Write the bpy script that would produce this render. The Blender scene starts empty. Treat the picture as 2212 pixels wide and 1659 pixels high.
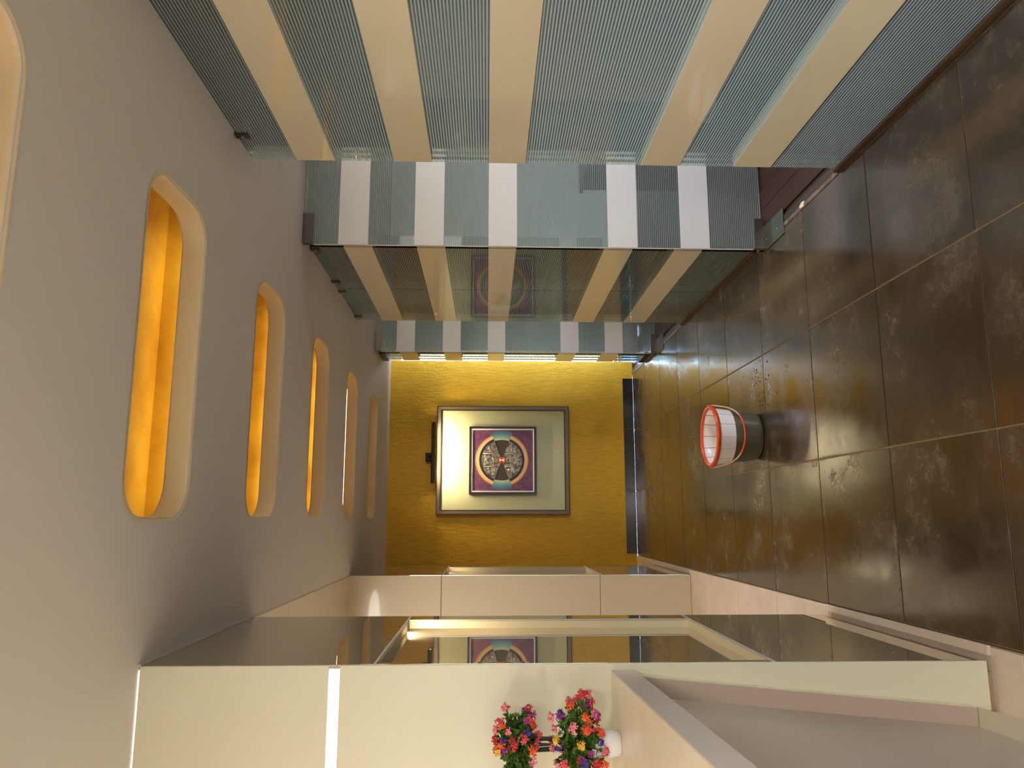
import bpy, bmesh, math, random
from mathutils import Matrix, Vector
from math import sin, cos, pi, radians, sqrt

random.seed(7)
S = bpy.context.scene
COL = S.collection

# ---------------------------------------------------------------- camera
# The photograph is turned on its side: world "up" points to image left.
EYE = Vector((0, 0, 1.5))
FPX = 1621.25
yaw, pitch, roll = 0.175255, 0.032884, 0.005494
F = Vector((sin(yaw) * cos(pitch), cos(yaw) * cos(pitch), -sin(pitch)))
R0 = Vector((cos(yaw), -sin(yaw), 0))
U0 = R0.cross(F)
R = R0 * cos(roll) + U0 * sin(roll)
U = U0 * cos(roll) - R0 * sin(roll)
cd = bpy.data.cameras.new('camera')
cam = bpy.data.objects.new('camera', cd)
COL.objects.link(cam)
cd.sensor_fit = 'HORIZONTAL'
cd.sensor_width = 36.0
cd.lens = FPX / 2212 * 36
cd.clip_start = 0.02
M = Matrix.Identity(4)
for i in range(3):
    M[i][0] = (-U)[i]; M[i][1] = R[i]; M[i][2] = (-F)[i]; M[i][3] = EYE[i]
cam.matrix_world = M
S.camera = cam

# ---------------------------------------------------------------- view
S.view_settings.view_transform = 'Standard'
S.view_settings.look = 'None'
S.view_settings.gamma = 1
S.view_settings.use_curve_mapping = False
S.view_settings.exposure = 0.36
try:
    S.cycles.transparent_max_bounces = 24
    S.cycles.max_bounces = 10
    S.cycles.caustics_reflective = False
    S.cycles.caustics_refractive = False
    S.cycles.sample_clamp_indirect = 6
except Exception:
    pass

# ---------------------------------------------------------------- world (daylight sky)
W = bpy.data.worlds.new('sky')
S.world = W
W.use_nodes = True
nt = W.node_tree
nt.nodes.clear()
wo = nt.nodes.new('ShaderNodeOutputWorld')
wb = nt.nodes.new('ShaderNodeBackground')
sk = nt.nodes.new('ShaderNodeTexSky')
sk.sky_type = 'NISHITA'
sk.sun_disc = False
sk.sun_elevation = radians(40)
sk.sun_rotation = radians(200)
wb.inputs['Strength'].default_value = 3.2
nt.links.new(sk.outputs[0], wb.inputs['Color'])
nt.links.new(wb.outputs[0], wo.inputs['Surface'])


def lamp(name, kind, loc, power, color, size=0.3, size_y=None, aim=None, spot=None, parent=None):
    d = bpy.data.lights.new(name, kind)
    d.energy = power
    d.color = color
    if kind == 'AREA':
        d.shape = 'RECTANGLE' if size_y else 'DISK'
        d.size = size
        if size_y:
            d.size_y = size_y
    else:
        d.shadow_soft_size = size
    if spot:
        d.spot_size = spot
        d.spot_blend = 0.5
    o = bpy.data.objects.new(name, d)
    COL.objects.link(o)
    o.location = loc
    if aim is not None:
        v = Vector(aim) - Vector(loc)
        o.rotation_euler = v.to_track_quat('-Z', 'Y').to_euler()
    if parent:
        o.parent = parent
        o.location = Vector(loc) - parent.location
    return o


WARM = (1.0, 0.96, 0.86)
NEUT = (1.0, 0.97, 0.92)
# unseen area lights added at ceiling height behind the camera to light the hall
lamp('hall_fill', 'AREA', (-2.9, 0.2, 2.47), 33, WARM, 0.5, aim=(-2.9, 0.2, 0))
lamp('hall_fill', 'AREA', (-2.0, -1.6, 2.47), 40, NEUT, 0.5, aim=(-2.0, -1.6, 0))
lamp('hall_fill', 'AREA', (0.4, -2.6, 2.47), 66, NEUT, 0.6, aim=(0.4, -2.6, 0))
lamp('hall_fill', 'AREA', (0.3, -0.7, 2.47), 30, NEUT, 0.4, aim=(0.3, -0.7, 0))
# added light to brighten the room behind the glass; lamp of the pillar recess
lamp('room_fill', 'AREA', (3.7, 2.6, 2.47), 105, (1.0, 0.98, 0.95), 0.6, aim=(3.7, 3.2, 0))
lamp('recess_lamp', 'AREA', (-1.05, 4.5, 2.465), 15, (1.0, 0.94, 0.84), 0.85, aim=(-1.05, 4.5, 0))


# ---------------------------------------------------------------- materials
def lin(c):
    return tuple(((v / 255) / 12.92 if v / 255 <= 0.04045 else ((v / 255 + 0.055) / 1.055) ** 2.4) for v in c)


def newmat(name):
    m = bpy.data.materials.new(name)
    m.use_nodes = True
    t = m.node_tree
    t.nodes.clear()
    return m, t, t.nodes.new('ShaderNodeOutputMaterial')


def N(t, typ, **kw):
    n = t.nodes.new(typ)
    for k, v in kw.items():
        if k.startswith('i_'):
            n.inputs[k[2:].replace('_', ' ')].default_value = v
        else:
            setattr(n, k, v)
    return n


def rgba(c):
    return (c[0], c[1], c[2], 1)


def pbr(name, color, rough=0.5, metal=0.0, ior=1.5, coat=0.0, noise=None, bump=None, transmission=0, emit=None, estr=0, sheen=0, spec=None):
    """noise=(scale, colour2, low, high, stretch) ; bump=(scale, strength, stretch)"""
    m, t, out = newmat(name)
    b = t.nodes.new('ShaderNodeBsdfPrincipled')
    b.inputs['Base Color'].default_value = rgba(color)
    b.inputs['Roughness'].default_value = rough
    b.inputs['Metallic'].default_value = metal
    b.inputs['IOR'].default_value = ior
    b.inputs['Coat Weight'].default_value = coat
    b.inputs['Coat Roughness'].default_value = 0.03
    b.inputs['Transmission Weight'].default_value = transmission
    if spec is not None:
        b.inputs['Specular IOR Level'].default_value = spec
    if emit:
        b.inputs['Emission Color'].default_value = rgba(emit)
        b.inputs['Emission Strength'].default_value = estr
    tc = t.nodes.new('ShaderNodeTexCoord')
    if noise:
        sc, c2, lo, hi, st = noise
        mp = t.nodes.new('ShaderNodeMapping')
        mp.inputs['Scale'].default_value = st
        nz = N(t, 'ShaderNodeTexNoise')
        nz.inputs['Scale'].default_value = sc
        nz.inputs['Detail'].default_value = 6
        nz.inputs['Roughness'].default_value = 0.6
        rp = t.nodes.new('ShaderNodeValToRGB')
        rp.color_ramp.elements[0].position = lo
        rp.color_ramp.elements[1].position = hi
        rp.color_ramp.elements[0].color = rgba(color)
        rp.color_ramp.elements[1].color = rgba(c2)
        t.links.new(tc.outputs['Object'], mp.inputs[0])
        t.links.new(mp.outputs[0], nz.inputs['Vector'])
        t.links.new(nz.outputs['Fac'], rp.inputs[0])
        t.links.new(rp.outputs[0], b.inputs['Base Color'])
    if bump:
        sc, strg, st = bump
        mp = t.nodes.new('ShaderNodeMapping')
        mp.inputs['Scale'].default_value = st
        nz = N(t, 'ShaderNodeTexNoise')
        nz.inputs['Scale'].default_value = sc
        nz.inputs['Detail'].default_value = 8
        bp = t.nodes.new('ShaderNodeBump')
        bp.inputs['Strength'].default_value = strg
        bp.inputs['Distance'].default_value = 0.01
        t.links.new(tc.outputs['Object'], mp.inputs[0])
        t.links.new(mp.outputs[0], nz.inputs['Vector'])
        t.links.new(nz.outputs['Fac'], bp.inputs['Height'])
        t.links.new(bp.outputs[0], b.inputs['Normal'])
    t.links.new(b.outputs[0], out.inputs[0])
    return m


def emission(name, color, strength):
    m, t, out = newmat(name)
    e = t.nodes.new('ShaderNodeEmission')
    e.inputs['Color'].default_value = rgba(color)
    e.inputs['Strength'].default_value = strength
    t.links.new(e.outputs[0], out.inputs[0])
    return m


def striped_glass():
    m, t, out = newmat('striped_glass')
    geo = t.nodes.new('ShaderNodeNewGeometry')
    sx = t.nodes.new('ShaderNodeSeparateXYZ')
    t.links.new(geo.outputs['Position'], sx.inputs[0])
    d = N(t, 'ShaderNodeMath', operation='DIVIDE')
    d.inputs[1].default_value = 0.0105
    t.links.new(sx.outputs['Z'], d.inputs[0])
    fr = N(t, 'ShaderNodeMath', operation='FRACT')
    t.links.new(d.outputs[0], fr.inputs[0])
    pp = N(t, 'ShaderNodeMath', operation='PINGPONG')
    pp.inputs[1].default_value = 0.5
    t.links.new(fr.outputs[0], pp.inputs[0])
    mr = N(t, 'ShaderNodeMapRange')
    mr.inputs['From Min'].default_value = 0.20
    mr.inputs['From Max'].default_value = 0.27
    mr.inputs['To Min'].default_value = 0.24
    t.links.new(pp.outputs[0], mr.inputs['Value'])
    clear = N(t, 'ShaderNodeBsdfTransparent')
    clear.inputs['Color'].default_value = (0.86, 0.93, 0.915, 1)
    df = N(t, 'ShaderNodeBsdfDiffuse')
    df.inputs['Color'].default_value = (0.46, 0.52, 0.50, 1)
    tl = N(t, 'ShaderNodeBsdfTranslucent')
    tl.inputs['Color'].default_value = (0.42, 0.475, 0.46, 1)
    f1 = t.nodes.new('ShaderNodeMixShader')
    f1.inputs[0].default_value = 0.5
    t.links.new(df.outputs[0], f1.inputs[1])
    t.links.new(tl.outputs[0], f1.inputs[2])
    f2 = t.nodes.new('ShaderNodeMixShader')
    f2.inputs[0].default_value = 0.72
    t.links.new(clear.outputs[0], f2.inputs[1])
    t.links.new(f1.outputs[0], f2.inputs[2])
    mx = t.nodes.new('ShaderNodeMixShader')
    t.links.new(mr.outputs[0], mx.inputs[0])
    t.links.new(clear.outputs[0], mx.inputs[1])
    t.links.new(f2.outputs[0], mx.inputs[2])
    gl = N(t, 'ShaderNodeBsdfGlossy')
    gl.inputs['Roughness'].default_value = 0.01
    gl.inputs['Color'].default_value = (0.95, 1, 0.98, 1)
    fz = t.nodes.new('ShaderNodeFresnel')
    fz.inputs['IOR'].default_value = 1.5
    fin = t.nodes.new('ShaderNodeMixShader')
    t.links.new(fz.outputs[0], fin.inputs[0])
    t.links.new(mx.outputs[0], fin.inputs[1])
    t.links.new(gl.outputs[0], fin.inputs[2])
    t.links.new(fin.outputs[0], out.inputs[0])
    return m


def plain_glass():
    m, t, out = newmat('plain_glass')
    clear = N(t, 'ShaderNodeBsdfTransparent')
    clear.inputs['Color'].default_value = (0.90, 0.95, 0.94, 1)
    gl = N(t, 'ShaderNodeBsdfGlossy')
    gl.inputs['Roughness'].default_value = 0.01
    fz = t.nodes.new('ShaderNodeFresnel')
    fz.inputs['IOR'].default_value = 1.3
    fin = t.nodes.new('ShaderNodeMixShader')
    t.links.new(fz.outputs[0], fin.inputs[0])
    t.links.new(clear.outputs[0], fin.inputs[1])
    t.links.new(gl.outputs[0], fin.inputs[2])
    t.links.new(fin.outputs[0], out.inputs[0])
    return m


def floor_tile_mat():
    m, t, out = newmat('bronze_tile')
    b = t.nodes.new('ShaderNodeBsdfPrincipled')
    geo = t.nodes.new('ShaderNodeNewGeometry')
    oi = t.nodes.new('ShaderNodeObjectInfo')
    n1 = N(t, 'ShaderNodeTexNoise'); n1.inputs['Scale'].default_value = 2.2; n1.inputs['Detail'].default_value = 4
    n2 = N(t, 'ShaderNodeTexNoise'); n2.inputs['Scale'].default_value = 3.2; n2.inputs['Detail'].default_value = 15; n2.inputs['Roughness'].default_value = 0.78
    # shift per tile so neighbouring tiles differ
    add = N(t, 'ShaderNodeVectorMath', operation='ADD')
    sc = N(t, 'ShaderNodeVectorMath', operation='SCALE'); sc.inputs['Scale'].default_value = 37.0
    cmb = t.nodes.new('ShaderNodeCombineXYZ')
    for k in range(3):
        t.links.new(oi.outputs['Random'], cmb.inputs[k])
    t.links.new(cmb.outputs[0], sc.inputs[0])
    t.links.new(geo.outputs['Position'], add.inputs[0])
    t.links.new(sc.outputs[0], add.inputs[1])
    t.links.new(add.outputs[0], n1.inputs['Vector'])
    t.links.new(add.outputs[0], n2.inputs['Vector'])
    r1 = t.nodes.new('ShaderNodeValToRGB')
    r1.color_ramp.elements[0].position = 0.3; r1.color_ramp.elements[1].position = 0.7
    r1.color_ramp.elements[0].color = rgba(lin((54, 40, 25)))
    r1.color_ramp.elements[1].color = rgba(lin((80, 62, 42)))
    r2 = t.nodes.new('ShaderNodeValToRGB')
    r2.color_ramp.elements[0].position = 0.5; r2.color_ramp.elements[1].position = 0.72
    r2.color_ramp.elements[0].color = (0, 0, 0, 1); r2.color_ramp.elements[1].color = (1, 1, 1, 1)
    mx = N(t, 'ShaderNodeMix', data_type='RGBA')
    t.links.new(n1.outputs['Fac'], r1.inputs[0])
    t.links.new(n2.outputs['Fac'], r2.inputs[0])
    fm = N(t, 'ShaderNodeMath', operation='MULTIPLY'); fm.inputs[1].default_value = 0.6
    t.links.new(r2.outputs[0], fm.inputs[0])
    t.links.new(fm.outputs[0], mx.inputs[0])
    t.links.new(r1.outputs[0], mx.inputs[6])
    mx.inputs[7].default_value = rgba(lin((132, 112, 88)))
    t.links.new(mx.outputs[2], b.inputs['Base Color'])
    rr = N(t, 'ShaderNodeMapRange')
    rr.inputs['To Min'].default_value = 0.11; rr.inputs['To Max'].default_value = 0.36
    rr.inputs['From Min'].default_value = 0.35; rr.inputs['From Max'].default_value = 0.75
    t.links.new(n2.outputs['Fac'], rr.inputs['Value'])
    t.links.new(rr.outputs[0], b.inputs['Roughness'])
    b.inputs['IOR'].default_value = 1.75
    b.inputs['Metallic'].default_value = 0.25
    b.inputs['Coat Weight'].default_value = 0.7
    b.inputs['Coat IOR'].default_value = 1.7
    cr = N(t, 'ShaderNodeMapRange')
    cr.inputs['To Min'].default_value = 0.09; cr.inputs['To Max'].default_value = 0.42
    cr.inputs['From Min'].default_value = 0.38; cr.inputs['From Max'].default_value = 0.72
    t.links.new(n2.outputs['Fac'], cr.inputs['Value'])
    t.links.new(cr.outputs[0], b.inputs['Coat Roughness'])
    bp = t.nodes.new('ShaderNodeBump'); bp.inputs['Strength'].default_value = 0.06; bp.inputs['Distance'].default_value = 0.004
    t.links.new(n2.outputs['Fac'], bp.inputs['Height'])
    t.links.new(bp.outputs[0], b.inputs['Normal'])
    t.links.new(b.outputs[0], out.inputs[0])
    return m


def yellow_plaster():
    m, t, out = newmat('yellow_plaster')
    b = t.nodes.new('ShaderNodeBsdfPrincipled')
    geo = t.nodes.new('ShaderNodeNewGeometry')
    mp = t.nodes.new('ShaderNodeMapping'); mp.inputs['Scale'].default_value = (9, 9, 1.6)
    t.links.new(geo.outputs['Position'], mp.inputs[0])
    n1 = N(t, 'ShaderNodeTexNoise'); n1.inputs['Scale'].default_value = 6; n1.inputs['Detail'].default_value = 8
    n2 = N(t, 'ShaderNodeTexNoise'); n2.inputs['Scale'].default_value = 34; n2.inputs['Detail'].default_value = 6
    t.links.new(mp.outputs[0], n1.inputs['Vector'])
    t.links.new(geo.outputs['Position'], n2.inputs['Vector'])
    rp = t.nodes.new('ShaderNodeValToRGB')
    rp.color_ramp.elements[0].position = 0.3; rp.color_ramp.elements[1].position = 0.75
    rp.color_ramp.elements[0].color = rgba(lin((224, 166, 22)))
    rp.color_ramp.elements[1].color = rgba(lin((240, 186, 46)))
    t.links.new(n1.outputs['Fac'], rp.inputs[0])
    t.links.new(rp.outputs[0], b.inputs['Base Color'])
    b.inputs['Roughness'].default_value = 0.55
    ad = N(t, 'ShaderNodeMath', operation='ADD')
    t.links.new(n1.outputs['Fac'], ad.inputs[0]); t.links.new(n2.outputs['Fac'], ad.inputs[1])
    bp = t.nodes.new('ShaderNodeBump'); bp.inputs['Strength'].default_value = 0.5; bp.inputs['Distance'].default_value = 0.008
    t.links.new(ad.outputs[0], bp.inputs['Height'])
    t.links.new(bp.outputs[0], b.inputs['Normal'])
    t.links.new(b.outputs[0], out.inputs[0])
    return m


MAT = dict(
    ceiling=pbr('ceiling_paint', lin((232, 225, 220)), 0.8),
    reveal=pbr('slot_reveal_plaster', lin((246, 226, 184)), 0.7),
    cove=pbr('cove_yellow_paint', lin((232, 190, 60)), 0.7, noise=(3.5, lin((198, 146, 40)), .42, .68, (1, 1, 1))),
    tube=emission('warm_tube', (1.0, 0.80, 0.40), 6),
    tube2=emission('pinkish_tube', (1.0, 0.80, 0.60), 7),
    pictube=emission('picture_tube', (1.0, 0.86, 0.54), 420),
    glass=striped_glass(),
    plainglass=plain_glass(),
    band=pbr('cream_band', lin((244, 232, 200)), 0.25, coat=1.0),
    doorband=pbr('pale_grey_band', lin((216, 209, 204)), 0.3, coat=0.6),
    worn=pbr('worn_threshold', lin((132, 114, 96)), 0.6, noise=(30, lin((84, 68, 54)), .4, .65, (1, 1, 1))),
    plate=pbr('polished_plate', lin((168, 170, 160)), 0.14, metal=1.0),
    steel=pbr('brushed_steel', lin((128, 118, 112)), 0.32, metal=1.0),
    darksteel=pbr('dark_steel', lin((92, 82, 76)), 0.4, metal=1.0),
    tile=floor_tile_mat(),
    grout=pbr('grout', lin((150, 126, 92)), 0.9),
    beige_tile=pbr('beige_tile', lin((232, 212, 192)), 0.22, noise=(6, lin((222, 198, 176)), .35, .7, (1, 1, 1))),
    beige_grout=pbr('beige_grout', lin((170, 145, 120)), 0.9),
    yellow=yellow_plaster(),
    blackstone=pbr('black_stone', lin((38, 32, 30)), 0.12, noise=(40, lin((58, 50, 48)), .5, .8, (1, 1, 1))),
    cream_glass=pbr('cream_backpainted_glass', lin((232, 225, 198)), 0.38),
    cream_panel=pbr('cream_glossy_panel', lin((222, 207, 180)), 0.18, coat=0.5),
    mirror=pbr('taupe_mirror_glass', lin((224, 212, 192)), 0.012, metal=0.8),
    white=pbr('white_paint', lin((232, 228, 222)), 0.6),
    trimwhite=pbr('pale_edge_trim', lin((214, 206, 196)), 0.35),
    led=emission('white_led', (1.0, 0.98, 0.95), 1.4),
    wood=pbr('dark_wood', lin((66, 34, 24)), 0.35, noise=(3, lin((44, 23, 17)), .35, .7, (14, 1, 1))),
    track=pbr('brown_track', lin((82, 58, 38)), 0.4, noise=(12, lin((62, 42, 26)), .4, .7, (1, 1, 1))),
    roomwall=pbr('room_wall_paint', lin((216, 218, 214)), 0.8),
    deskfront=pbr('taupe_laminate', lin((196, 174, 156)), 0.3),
    desktop=pbr('cream_stone', lin((246, 232, 204)), 0.25, noise=(7, lin((240, 218, 184)), .45, .75, (1, 1, 1))),
    deskedge=pbr('mauve_stone_edge', lin((222, 204, 196)), 0.25),
    frame_taupe=pbr('taupe_frame', lin((128, 106, 86)), 0.4),
    frame_dark=pbr('dark_frame', lin((44, 26, 20)), 0.35),
    matboard=pbr('mat_board', lin((206, 200, 158)), 0.7),
    liner=pbr('white_liner', lin((236, 234, 236)), 0.5),
    purple=pbr('purple_print', lin((92, 48, 92)), 0.4, noise=(16, lin((150, 86, 88)), .42, .85, (1, 1, 1))),
    navy=pbr('navy_print', lin((46, 34, 56)), 0.4),
    brownrel=pbr('brown_relief', lin((70, 48, 38)), 0.35, bump=(26, .8, (1, 1, 1))),
    silver=pbr('silver_relief', lin((150, 136, 120)), 0.35, metal=0.4, noise=(24, lin((88, 76, 66)), .45, .6, (1, 1, 1)), bump=(30, .9, (1, 1, 1))),
    black=pbr('black_print', lin((16, 12, 12)), 0.4),
    red=pbr('red_print', lin((200, 66, 40)), 0.4),
    pale=pbr('pale_print', lin((250, 226, 196)), 0.4),
    bucket_white=pbr('white_plastic', lin((238, 232, 226)), 0.3, transmission=0.0),
    bucket_dark=pbr('olive_grey_plastic', lin((92, 86, 68)), 0.3),
    orange=pbr('orange_plastic', lin((226, 82, 34)), 0.3),
    peach=pbr('peach_plastic', lin((228, 170, 140)), 0.3),
    pot=pbr('white_ceramic', lin((232, 228, 228)), 0.25),
    leaf=pbr('leaf_green', lin((44, 74, 22)), 0.45, noise=(30, lin((104, 140, 44)), .35, .75, (1, 1, 1))),
    stem=pbr('black_stem', lin((22, 26, 14)), 0.5),
    bag=pbr('white_plastic_bag', lin((226, 230, 234)), 0.4),
    redbag=pbr('red_bag', lin((186, 46, 62)), 0.4),
    yellowbag=pbr('yellow_print', lin((222, 190, 70)), 0.4),
    cabinet=pbr('dark_cabinet', lin((48, 44, 44)), 0.4),
    chrome=pbr('chrome', lin((210, 205, 200)), 0.12, metal=1.0),
    brass=pbr('dark_bronze', lin((52, 40, 30)), 0.3, metal=0.8),
    water=pbr('water', (0.9, 0.95, 1), 0.0, transmission=1.0, ior=1.33),
    outside=pbr('pale_facade', lin((206, 216, 226)), 0.8),
)


def radial(name, stops, r):
    """flat print with colour rings round the object's own origin (x, z plane)"""
    m, t, out = newmat(name)
    b = t.nodes.new('ShaderNodeBsdfPrincipled')
    tc = t.nodes.new('ShaderNodeTexCoord')
    ln = N(t, 'ShaderNodeVectorMath', operation='LENGTH')
    mm = N(t, 'ShaderNodeVectorMath', operation='MULTIPLY'); mm.inputs[1].default_value = (1, 0, 1)
    t.links.new(tc.outputs['Object'], mm.inputs[0]); t.links.new(mm.outputs[0], ln.inputs[0])
    dv = N(t, 'ShaderNodeMath', operation='DIVIDE'); dv.inputs[1].default_value = r
    t.links.new(ln.outputs['Value'], dv.inputs[0])
    rp = t.nodes.new('ShaderNodeValToRGB')
    e = rp.color_ramp.elements
    e[0].position, e[0].color = stops[0][0], rgba(lin(stops[0][1]))
    e[1].position, e[1].color = stops[-1][0], rgba(lin(stops[-1][1]))
    for p, c in stops[1:-1]:
        x = e.new(p); x.color = rgba(lin(c))
    t.links.new(dv.outputs[0], rp.inputs[0]); t.links.new(rp.outputs[0], b.inputs['Base Color'])
    b.inputs['Roughness'].default_value = 0.4
    t.links.new(b.outputs[0], out.inputs[0])
    return m


MAT['halo'] = radial('halo_print', [(0.80, (252, 206, 140)), (0.93, (236, 176, 110)), (1.0, (110, 62, 92))], 0.272)
MAT['teal'] = radial('teal_print', [(0.66, (214, 216, 176)), (0.80, (120, 166, 160)), (0.90, (70, 128, 150)), (1.0, (104, 84, 120))], 0.30)


# ---------------------------------------------------------------- helpers
def setp(o, label=None, cat=None, group=None, kind=None):
    if label: o['label'] = label
    if cat: o['category'] = cat
    if group: o['group'] = group
    if kind: o['kind'] = kind
    return o


def rootloc(o):
    v = Vector((0, 0, 0))
    while o:
        v += Vector(o.location)
        o = o.parent
    return v


def empty(name, loc, **kw):
    o = bpy.data.objects.new(name, None)
    o.empty_display_size = 0.1
    COL.objects.link(o)
    o.location = loc
    return setp(o, **kw)


def mk(name, me, mat, parent=None, origin=None, smooth=False):
    """link a mesh given in world coordinates; origin = world point for the object's own origin"""
    if isinstance(me, bmesh.types.BMesh):
        bm = me
        me = bpy.data.meshes.new(name)
        bm.to_mesh(me)
        bm.free()
    o = bpy.data.objects.new(name, me)
    COL.objects.link(o)
    base = rootloc(parent) if parent else Vector((0, 0, 0))
    org = Vector(origin) if origin is not None else (base if parent else Vector((0, 0, 0)))
    if origin is None and not parent and len(me.vertices):
        xs = [v.co for v in me.vertices]
        org = Vector(((min(v.x for v in xs) + max(v.x for v in xs)) / 2, (min(v.y for v in xs) + max(v.y for v in xs)) / 2, min(v.z for v in xs)))
    me.transform(Matrix.Translation(-org))
    if parent:
        o.parent = parent
        o.location = org - base
    else:
        o.location = org
    if mat:
        me.materials.append(MAT[mat] if isinstance(mat, str) else mat)
    if smooth:
        for p in me.polygons:
            p.use_smooth = True
    return o


def bbox(bm, x0, x1, y0, y1, z0, z1, bev=0.0, seg=2):
    tmp = bmesh.new()
    vs = [tmp.verts.new(p) for p in [(x0, y0, z0), (x1, y0, z0), (x1, y1, z0), (x0, y1, z0), (x0, y0, z1), (x1, y0, z1), (x1, y1, z1), (x0, y1, z1)]]
    for f in [(0, 3, 2, 1), (4, 5, 6, 7), (0, 1, 5, 4), (1, 2, 6, 5), (2, 3, 7, 6), (3, 0, 4, 7)]:
        tmp.faces.new([vs[i] for i in f])
    if bev:
        bmesh.ops.bevel(tmp, geom=list(tmp.edges), offset=bev, segments=seg, affect='EDGES', profile=0.5)
    merge(bm, tmp)


def merge(bm, tmp):
    me = bpy.data.meshes.new('tmp')
    tmp.to_mesh(me)
    tmp.free()
    bm.from_mesh(me)
    bpy.data.meshes.remove(me)


def box(name, x0, x1, y0, y1, z0, z1, mat, parent=None, bev=0.0, origin=None):
    bm = bmesh.new()
    bbox(bm, x0, x1, y0, y1, z0, z1, bev)
    return mk(name, bm, mat, parent, origin)


def prism(bm, pts, axis, a0, a1):
    """extrude a polygon: axis 'Y': pts are (x,z); 'Z': (x,y); 'X': (y,z)"""
    def P(p, a):
        return {'Y': (p[0], a, p[1]), 'Z': (p[0], p[1], a), 'X': (a, p[0], p[1])}[axis]
    lo = [bm.verts.new(P(p, a0)) for p in pts]
    hi = [bm.verts.new(P(p, a1)) for p in pts]
    n = len(pts)
    fs = [bm.faces.new(lo[::-1]), bm.faces.new(hi)]
    for i in range(n):
        j = (i + 1) % n
        fs.append(bm.faces.new((lo[i], lo[j], hi[j], hi[i])))
    bmesh.ops.recalc_face_normals(bm, faces=fs)


def ring(bm, x0, x1, z0, z1, w, y0, y1):
    """rectangular picture-frame ring in the XZ plane, w wide towards the inside"""
    o = [(x0, z0), (x1, z0), (x1, z1), (x0, z1)]
    i = [(x0 + w, z0 + w), (x1 - w, z0 + w), (x1 - w, z1 - w), (x0 + w, z1 - w)]
    for k in range(4):
        l = (k + 1) % 4
        prism(bm, [o[k], o[l], i[l], i[k]], 'Y', y0, y1)


def tube(bm, pts, r, n=10, closed=False):
    """round tube along a polyline"""
    pts = [Vector(p) for p in pts]
    m = len(pts)
    rings = []
    for i, p in enumerate(pts):
        if closed:
            d = pts[(i + 1) % m] - pts[i - 1]
        else:
            d = pts[min(i + 1, m - 1)] - pts[max(i - 1, 0)]
        d.normalize()
        a = Vector((0, 0, 1)) if abs(d.z) < 0.9 else Vector((1, 0, 0))
        u = d.cross(a).normalized()
        v = d.cross(u)
        rr = r[i] if isinstance(r, (list, tuple)) else r
        rings.append([bm.verts.new(p + (u * cos(2 * pi * k / n) + v * sin(2 * pi * k / n)) * rr) for k in range(n)])
    last = m if closed else m - 1
    for i in range(last):
        A, B = rings[i], rings[(i + 1) % m]
        for k in range(n):
            bm.faces.new((A[k], A[(k + 1) % n], B[(k + 1) % n], B[k]))
    if not closed:
        bm.faces.new(rings[0][::-1])
        bm.faces.new(rings[-1])


def lathe(bm, prof, c, n=48, cap_bottom=False):
    rings = []
    for r, z in prof:
        rings.append([bm.verts.new((c[0] + r * cos(2 * pi * k / n), c[1] + r * sin(2 * pi * k / n), c[2] + z)) for k in range(n)])
    for A, B in zip(rings[:-1], rings[1:]):
        for k in range(n):
            bm.faces.new((A[k], A[(k + 1) % n], B[(k + 1) % n], B[k]))
    if cap_bottom:
        bm.faces.new(rings[0][::-1])


def rrect(x0, x1, y0, y1, r, n=10):
    pts = []
    for cx, cy, a0 in [(x1 - r, y1 - r, 0), (x0 + r, y1 - r, 90), (x0 + r, y0 + r, 180), (x1 - r, y0 + r, 270)]:
        for k in range(n + 1):
            a = radians(a0 + 90 * k / n)
            pts.append((cx + r * cos(a), cy + r * sin(a)))
    return pts


# ---------------------------------------------------------------- key dimensions (metres)
ZC = 2.489           # ceiling
XG = 1.475           # glass line
XL = -0.4186         # pillar line
YB = 7.589           # yellow end wall
BN, BF = 2.2766, 3.352      # near pillar, front and back
AN, AF = 5.620, 6.684       # far pillar
BANDS = [(2.1405, 2.2993), (1.7376, 1.8948), (1.3441, 1.4976), (0.6921, 0.8532), (0.2987, 0.4585)]
SLOTS = [1.045 + 1.0523 * k for k in range(6)]
XW, XE, YS, YN = -3.6, 4.6, -4.0, 8.5

# ---------------------------------------------------------------- ceiling with six rounded slots
cu = bpy.data.curves.new('ceiling_outline', 'CURVE')
cu.dimensions = '2D'
cu.fill_mode = 'BOTH'


def spline(pts):
    s = cu.splines.new('POLY')
    s.points.add(len(pts) - 1)
    for p, q in zip(s.points, pts):
        p.co = (q[0], q[1], 0, 1)
    s.use_cyclic_u = True


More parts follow.
